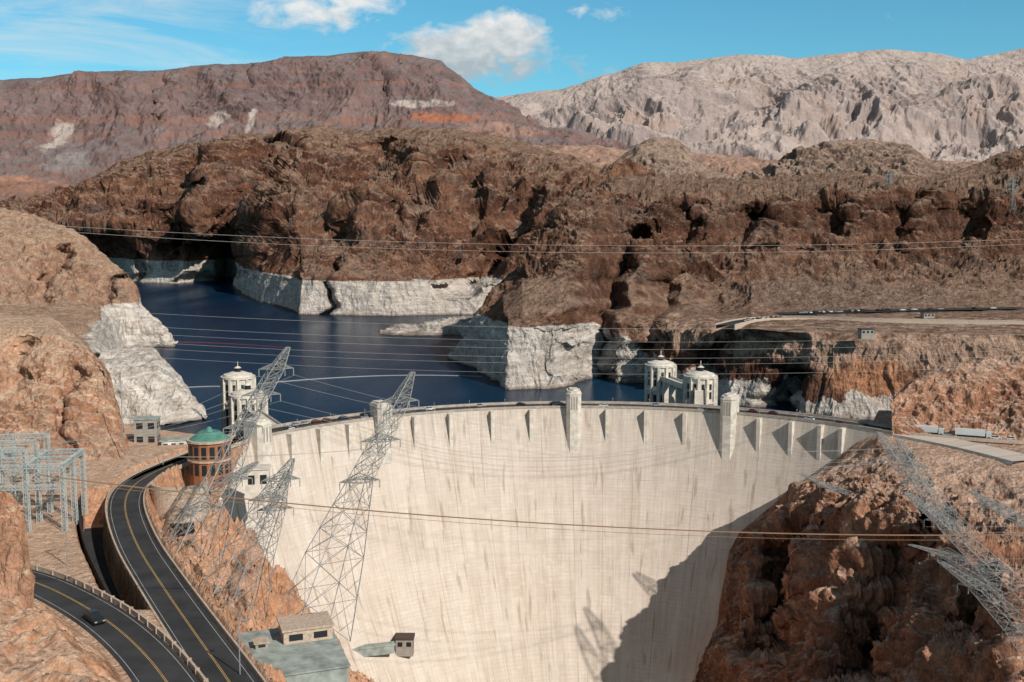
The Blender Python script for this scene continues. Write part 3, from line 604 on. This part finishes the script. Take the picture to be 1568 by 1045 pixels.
wire_mesh('cableway_rope',[(cat(W(60,728,215),W(1800,812,240),5.5),.15),(cat(W(100,738,214),W(1800,818,239),5.6),.05)],.2,M_cable)
# ------------------------------------------------------------------ vehicles
def car_paint(n,c): return simple(n,c,.3,.05,.5,spec=.6)
paints=[car_paint('black_paint',(.012,.012,.014)),car_paint('white_paint',(.6,.6,.59)),car_paint('silver_paint',(.30,.31,.32)),car_paint('dark_red_paint',(.12,.02,.015)),car_paint('dark_blue_paint',(.03,.05,.10))]
def car_mesh(paint):
    V=[];Fc=[];MI=[]
    prof=[(-2.3,.35),(-2.35,.75),(-2.2,.95),(-1.2,1.02),(.95,1.0),(2.1,.82),(2.3,.6),(2.28,.35)]
    def ex(pr,w,mi,wt=None):
        b=len(V); n=len(pr)
        for s in (-1,1):
            for x,z in pr: ww=w if (wt is None or z<1.1) else wt; V.append((x,s*ww,z))
        for i in range(n): j=(i+1)%n; Fc.append((b+i,b+j,b+n+j,b+n+i)); MI.append(mi)
        Fc.append(tuple(b+i for i in range(n-1,-1,-1))); MI.append(mi); Fc.append(tuple(b+n+i for i in range(n))); MI.append(mi)
    ex(prof,.9,0)
    ex([(-1.95,.99),(-1.5,1.50),(.2,1.52),(1.05,.99)],.82,2,.66)
    ex([(-1.48,1.51),(-1.4,1.57),(.05,1.58),(.17,1.53)],.66,0,.60)
    for x in (-1.45,1.45):
        for s in (-1,1):
            b=len(V); n=14
            for y in (s*.70,s*.93):
                for i in range(n): a=2*math.pi*i/n; V.append((x+.34*math.cos(a),y,.34+.34*math.sin(a)))
            for i in range(n): j=(i+1)%n; Fc.append((b+i,b+j,b+n+j,b+n+i)); MI.append(1)
            Fc.append(tuple(b+i for i in range(n))); MI.append(1); Fc.append(tuple(b+n+i for i in range(n))); MI.append(1)
    for s in (-1,1):
        b=len(V)
        for x in (2.18,2.31):
            for y in (s*.45,s*.8):
                for z in (.6,.74): V.append((x,y,z))
        for f in ((0,1,3,2),(4,6,7,5),(0,4,5,1),(2,3,7,6),(1,5,7,3),(0,2,6,4)): Fc.append(tuple(b+i for i in f)); MI.append(3)
    me=bpy.data.meshes.new('car'); me.from_pydata(V,[],Fc)
    for m in (paint,M_tyre,M_glass,M_wp): me.materials.append(m)
    me.polygons.foreach_set('material_index',MI); return me
CM=[car_mesh(p) for p in paints]
def car(x,y,z,h,k,name='car',s=1.0):
    o=link(bpy.data.objects.new(name,CM[k])); o.location=(x,y,z); o.rotation_euler=(0,0,h); o.scale=(s,s,s)
pB=Wz(146,950,3.0); i=int(np.argmin(np.hypot(rB[:,0]-pB[0],rB[:,1]-pB[1]))); t=rB[i+1]-rB[i]; t/=np.linalg.norm(t); nn=np.array([-t[1],t[0]])
car(rB[i][0]-nn[0]*2.2,rB[i][1]-nn[1]*2.2,3.01,math.atan2(t[1],t[0]),0,'car',1.4)
for a in (-52,-50,-48.5,-47,-45,-43,-41,-38,-36,-31,-27,-24,-15,-9,-3,4,13,21,28,31,38,43):
    a2=math.radians(a+random.uniform(-.6,.6)); r=173+random.choice((-2.6,2.6)); x,y=ring(a2,r); car(x,y,.04,-a2+(0 if r>173 else math.pi),random.choice((0,0,1,2,3,4,2)))
rR=chaikin([[*ring(math.radians(46),173),0.0],[*ring(math.radians(51),173),0.0],[180,440,0],[210,427,0],[300,405,0],[420,395,0]]); rR[:,2]=0
road(rR,4.2,'road'); wall(rR,4.7,.5,1.0,'parapet_wall',M_wall); wall(rR,-4.7,.5,1.0,'parapet_wall',M_wall)
bench=chaikin([Wz(1110,500,12.5),Wz(1150,490,12.5),Wz(1230,488,12.5),Wz(1330,492,12.5),Wz(1450,494,12.5),Wz(1568,496,12.5),Wz(1850,498,12.5)]); bench[:,2]=13.2
strip(bench,[-7,7],0,'road',M_asp); wall(bench,-7.6,.6,1.2,'parapet_wall',M_wall,z0=-3); wall(bench,7.6,.6,1.0,'parapet_wall',M_wall,z0=-3)
bench2=chaikin([Wz(1190,483,13),Wz(1300,480,13),Wz(1400,477,13),Wz(1568,474,13)]); bench2[:,2]=14.4
strip(bench2,[-10,10],0,'parking_lot',M_asp)
for px in list(range(1140,1200,7))+list(range(1225,1330,5))+[1345,1353,1362,1380,1400,1425,1440,1490,1520]:
    pl=bench2 if px>1200 else bench
    j=int(np.argmin(np.abs(CX+F*pl[:,0]/(pl[:,1]*cp+77*sp)-px)))
    b=pl[j]; d=b[1]-3; car((px-CX)/F*(d*cp+77*sp),d+random.uniform(-3,3),b[2]+.02,random.uniform(0,.3)+1.4*random.randint(0,1),random.choice((0,1,2,1,0,2)),'parked_car',1.2)
def truck(p,h):
    V=[];Fc=[];MI=[]
    def bx(x0,x1,y0,y1,z0,z1,mi): prism(np.array([(x0,y0),(x1,y0),(x1,y1),(x0,y1)],float),z0,z1,V,Fc,MI,mi)
    bx(-7,4.6,-1.25,1.25,1.1,3.6,0); bx(5,7,-1.2,1.2,.6,3.0,0); bx(6.9,7.03,-1.0,1.0,1.8,2.7,2); bx(-7,6.9,-.5,.5,.7,1.1,1)
    for x in (-5.8,-4.6,3.2,6.0):
        for s in (-1,1):
            b=len(V); n=12
            for y in (s*.9,s*1.22):
                for i in range(n): a=2*math.pi*i/n; V.append((x+.5*math.cos(a),y,.5+.5*math.sin(a)))
            for i in range(n): j=(i+1)%n; Fc.append((b+i,b+j,b+n+j,b+n+i)); MI.append(1)
            Fc.append(tuple(b+i for i in range(n))); MI.append(1); Fc.append(tuple(b+n+i for i in range(n))); MI.append(1)
    o=mesh_obj('truck',V,Fc,mats=[paints[1],M_tyre,M_glass],midx=MI); o.location=p; o.rotation_euler=(0,0,h)
def onroad(pl,px):
    q=CX+F*pl[:,0]/(pl[:,1]*cp+CAMZ*sp); j=int(np.argmin(np.abs(q-px))); tt=pl[min(j+1,len(pl)-1)]-pl[j-1]; t=(px-q[j-1])/(q[min(j+1,len(pl)-1)]-q[j-1]+1e-6); return pl[j-1]+tt*t,math.atan2(tt[1],tt[0])
for px in (1418,1490): p_,h_=onroad(rR,px); truck((p_[0],p_[1],.02),h_)
for px in (1380,1450,1525,1550): p_,h_=onroad(rR,px); car(p_[0],p_[1],.02,h_,random.choice((1,2,0)))
# ------------------------------------------------------------------ buildings
def visitor():
    w=Wz(322,716,0); V=[];Fc=[];MI=[]; c=np.array(w[:2])
    def ng(r,n=16): return np.array([c+r*np.array([math.cos(2*math.pi*(i+.5)/n),math.sin(2*math.pi*(i+.5)/n)]) for i in range(n)])
    prism(ng(7.6),-6,10.2,V,Fc,MI,0); prism(ng(8.1),3.2,3.8,V,Fc,MI,3); prism(ng(8.3),10.2,11.0,V,Fc,MI,3)
    prism(ng(7.2),11.0,13.6,V,Fc,MI,1,.5); prism(ng(1.6,10),13.6,15.2,V,Fc,MI,1,.4)
    for i in range(16):
        a=2*math.pi*i/16; rd=np.array([math.cos(a),math.sin(a)]); tg=np.array([-rd[1],rd[0]])
        for z0,z1 in ((-1.5,2.4),(4.6,9)): prism(np.array([c+rd*7.2-tg*.9,c+rd*7.55-tg*.9,c+rd*7.55+tg*.9,c+rd*7.2+tg*.9]),z0,z1,V,Fc,MI,2)
    mesh_obj('visitor_centre_building',V,Fc,mats=[M_brown,M_roofg,M_dark,M_wall],midx=MI)
visitor()
def block(name,x,y,z,sx,sy,sz,rot,mats,windows=3,roof=.5,floors=1):
    V=[];Fc=[];MI=[]
    def bx(x0,x1,y0,y1,z0,z1,mi): prism(np.array([(x0,y0),(x1,y0),(x1,y1),(x0,y1)],float),z0,z1,V,Fc,MI,mi)
    bx(-sx/2,sx/2,-sy/2,sy/2,-3,sz,0); bx(-sx/2-.4,sx/2+.4,-sy/2-.4,sy/2+.4,sz,sz+roof,1)
    for f in range(floors):
        z0=sz*(f+.3)/floors; z1=sz*(f+.75)/floors
        for i in range(windows):
            a=-sx/2+sx*(i+.5)/windows; q=sx/windows*.28; bx(a-q,a+q,-sy/2-.04,-sy/2+.1,z0,z1,2)
            bx(sx/2-.1,sx/2+.04,-sy/2+sy*(i+.5)/windows-sy/windows*.25,-sy/2+sy*(i+.5)/windows+sy/windows*.25,z0,z1,2)
    o=mesh_obj(name,V,Fc,mats=mats,midx=MI); o.location=(x,y,z); o.rotation_euler=(0,0,rot)
w=Wz(213,690,0); block('concrete_building',w[0],w[1]+10,0,9,6,11,.1,[M_concd,M_plat,M_dark],2,.4,2)
w=Wz(252,700,0); block('concrete_building',w[0],w[1]+16,0,12,6,3.5,.3,[M_white,M_plat,M_dark],4,.4,1)
w=Wz(395,748,-12); block('concrete_building',w[0],w[1],-12,9,7,8,.2,[M_white,M_white,M_dark],2)
w=Wz(425,1005,-14); block('rooftop_platform',w[0],w[1],-15,29,28,2,.35,[M_plat,M_plat,M_dark],0,.4)
w=Wz(468,975,-13); block('concrete_building',w[0],w[1],-13,12,9,3.6,.35,[M_wall,M_wall,M_dark],2)
w=Wz(400,990,-12.5); block('roof_vent',w[0],w[1],-12.6,3,3,1.4,.35,[M_concd,M_wall,M_dark],1,.2)
for px_,py_ in ((1326,512),(1420,486)):
    w=Wz(px_,py_,13); block('small_building',w[0],w[1],13,9,6,3.4,.1,[M_concd,M_roofd,M_dark],3)
dh=damhit(620,985); w=W(620,985,dh-3); block('inspection_hut',w[0],w[1],w[2]-2,7.5,5,4.5,.0,[M_concd,M_roofd,M_dark],2,1.0)
w=W(560,990,damhit(560,990)-2); block('walkway_platform',w[0],w[1],w[2]-1,24,3,.6,.3,[M_plat,M_plat,M_dark],0)
c=Wz(275,750,0); pl=np.array([(c[0]+9*math.cos(a),c[1]+9*math.sin(a),-1) for a in np.linspace(-2.9,.6,24)]); wall(pl,0,.8,4.0,'shadow_wall',M_wall,z0=-8)
def pole(px,py,z,h,name='lamp_post',r=.14,arm=0):
    w=Wz(px,py,z); V=[];Fc=[]; strut(w,w+[0,0,h],r,V,Fc)
    if arm: strut(w+[0,0,h],w+[arm,0,h+.2],r*.7,V,Fc); strut(w+[arm-.5,0,h+.12],w+[arm+.4,0,h+.12],r*1.6,V,Fc)
    mesh_obj(name,V,Fc,M_steel)
pole(190,712,0,34,'flag_pole',.18); pole(103,868,2,13,arm=1.5); pole(368,1040,-1,12,arm=1.2); pole(215,720,0,9,arm=1.5); pole(250,712,0,9,arm=1.5)
for a in range(-48,46,6):
    x,y=ring(math.radians(a),RD+2.2); V=[];Fc=[]; strut((x,y,.1),(x,y,4.2),.09,V,Fc); strut((x,y,4.2),(x,y,4.8),.22,V,Fc); mesh_obj('street_lamp',V,Fc,M_steel)
# ------------------------------------------------------------------ light, sky, camera
AZ=math.radians(41); EL=math.radians(36)
S=Vector((math.sin(AZ)*math.cos(EL),-math.cos(AZ)*math.cos(EL),math.sin(EL)))
ld=bpy.data.lights.new('sun','SUN'); ld.energy=5.0; ld.angle=math.radians(.5); ld.color=(1,.92,.83); lo=link(bpy.data.objects.new('sun',ld)); lo.rotation_euler=S.to_track_quat('Z','Y').to_euler()
wd=bpy.data.worlds.new('World'); bpy.context.scene.world=wd; wd.use_nodes=True; g=NG(wd.node_tree); bg=wd.node_tree.nodes['Background']; bg.inputs[1].default_value=.05
sky=g.n('ShaderNodeTexSky',sky_type='NISHITA'); sky.sun_disc=False; sky.sun_elevation=EL; sky.sun_rotation=math.pi-AZ; sky.altitude=400; sky.dust_density=.6; sky.ozone_density=1.0
gen=g.n('ShaderNodeTexCoord').outputs['Generated']; x,y,z=g.sep(gen)
az=g.math('MULTIPLY',g.math('ARCTAN2',x,y),57.2958); el=g.math('MULTIPLY',g.math('ARCSINE',z),57.2958)
low=g.ms(el,14,28); tc=g.mix(low,(.95,2.1,2.3),(.65,.8,.8))
tint=g.mix(1.0,sky.outputs[0],tc,'MULTIPLY')
cv=g.n('ShaderNodeCombineXYZ'); g.put(cv.inputs[0],az); g.put(cv.inputs[1],el)
nz=g.noise(g.scl(cv.outputs[0],(1,1.7,1)),.6,9,.6,.4); nz2=g.noise(g.scl(cv.outputs[0],(1,1.6,1)),1.1,6,.55)
cov=None
for a0,e0,wa,we,am in ((-2.4,8.8,4.8,1.7,1.6),(-.4,9.6,2.7,1.6,1.8),(-4.8,8.5,2.4,.9,.9),(-10.2,10.7,3.8,1.0,.9),(-8.2,11.4,2.4,1.2,1.0),(4.3,10.8,1.3,.5,.35),(-2.5,12.6,2.5,.7,.4),(3.0,7.9,2,.6,.2)):
    dx=g.math('DIVIDE',g.math('SUBTRACT',az,a0),wa); dy=g.math('DIVIDE',g.math('SUBTRACT',el,e0),we)
    e=g.math('MULTIPLY',g.math('SUBTRACT',1.0,g.math('ADD',g.math('MULTIPLY',dx,dx),g.math('MULTIPLY',dy,dy))),am); e=g.math('MAXIMUM',e,-.6)
    cov=e if cov is None else g.math('MAXIMUM',cov,e)
dens=g.ms(g.math('ADD',cov,g.math('MULTIPLY',g.math('SUBTRACT',nz,.5),3.6)),.05,1.15)
shade=g.ms(g.math('ADD',g.math('MULTIPLY',g.math('SUBTRACT',el,9.2),.45),g.math('MULTIPLY',g.math('SUBTRACT',nz2,.5),2.2)),-.6,.8)
cc=g.mix(shade,(8.6,9.8,10.4),(17.5,17.2,16.6))
out=g.mix(g.math('MULTIPLY',dens,.92),tint,cc)
ci=g.noise(g.scl(cv.outputs[0],(.10,.75,1)),1.0,6,.6,.8); cm=g.math('MULTIPLY',g.ms(ci,.42,.72),g.math('MULTIPLY',g.ms(az,-8,-17),g.ms(el,5.5,8.5)))
out=g.mix(g.math('MULTIPLY',cm,.75),out,(13,15,15.5))
g.L.new(out,bg.inputs[0])
cd=bpy.data.cameras.new('camera'); cd.sensor_width=36; cd.lens=36*F/1568; cd.clip_start=1; cd.clip_end=120000
co=link(bpy.data.objects.new('camera',cd)); co.location=(0,0,CAMZ); co.rotation_euler=(math.pi/2-PIT,0,0)
sc=bpy.context.scene; sc.camera=co; sc.view_settings.view_transform='Standard'; sc.view_settings.look='None'; sc.view_settings.exposure=0
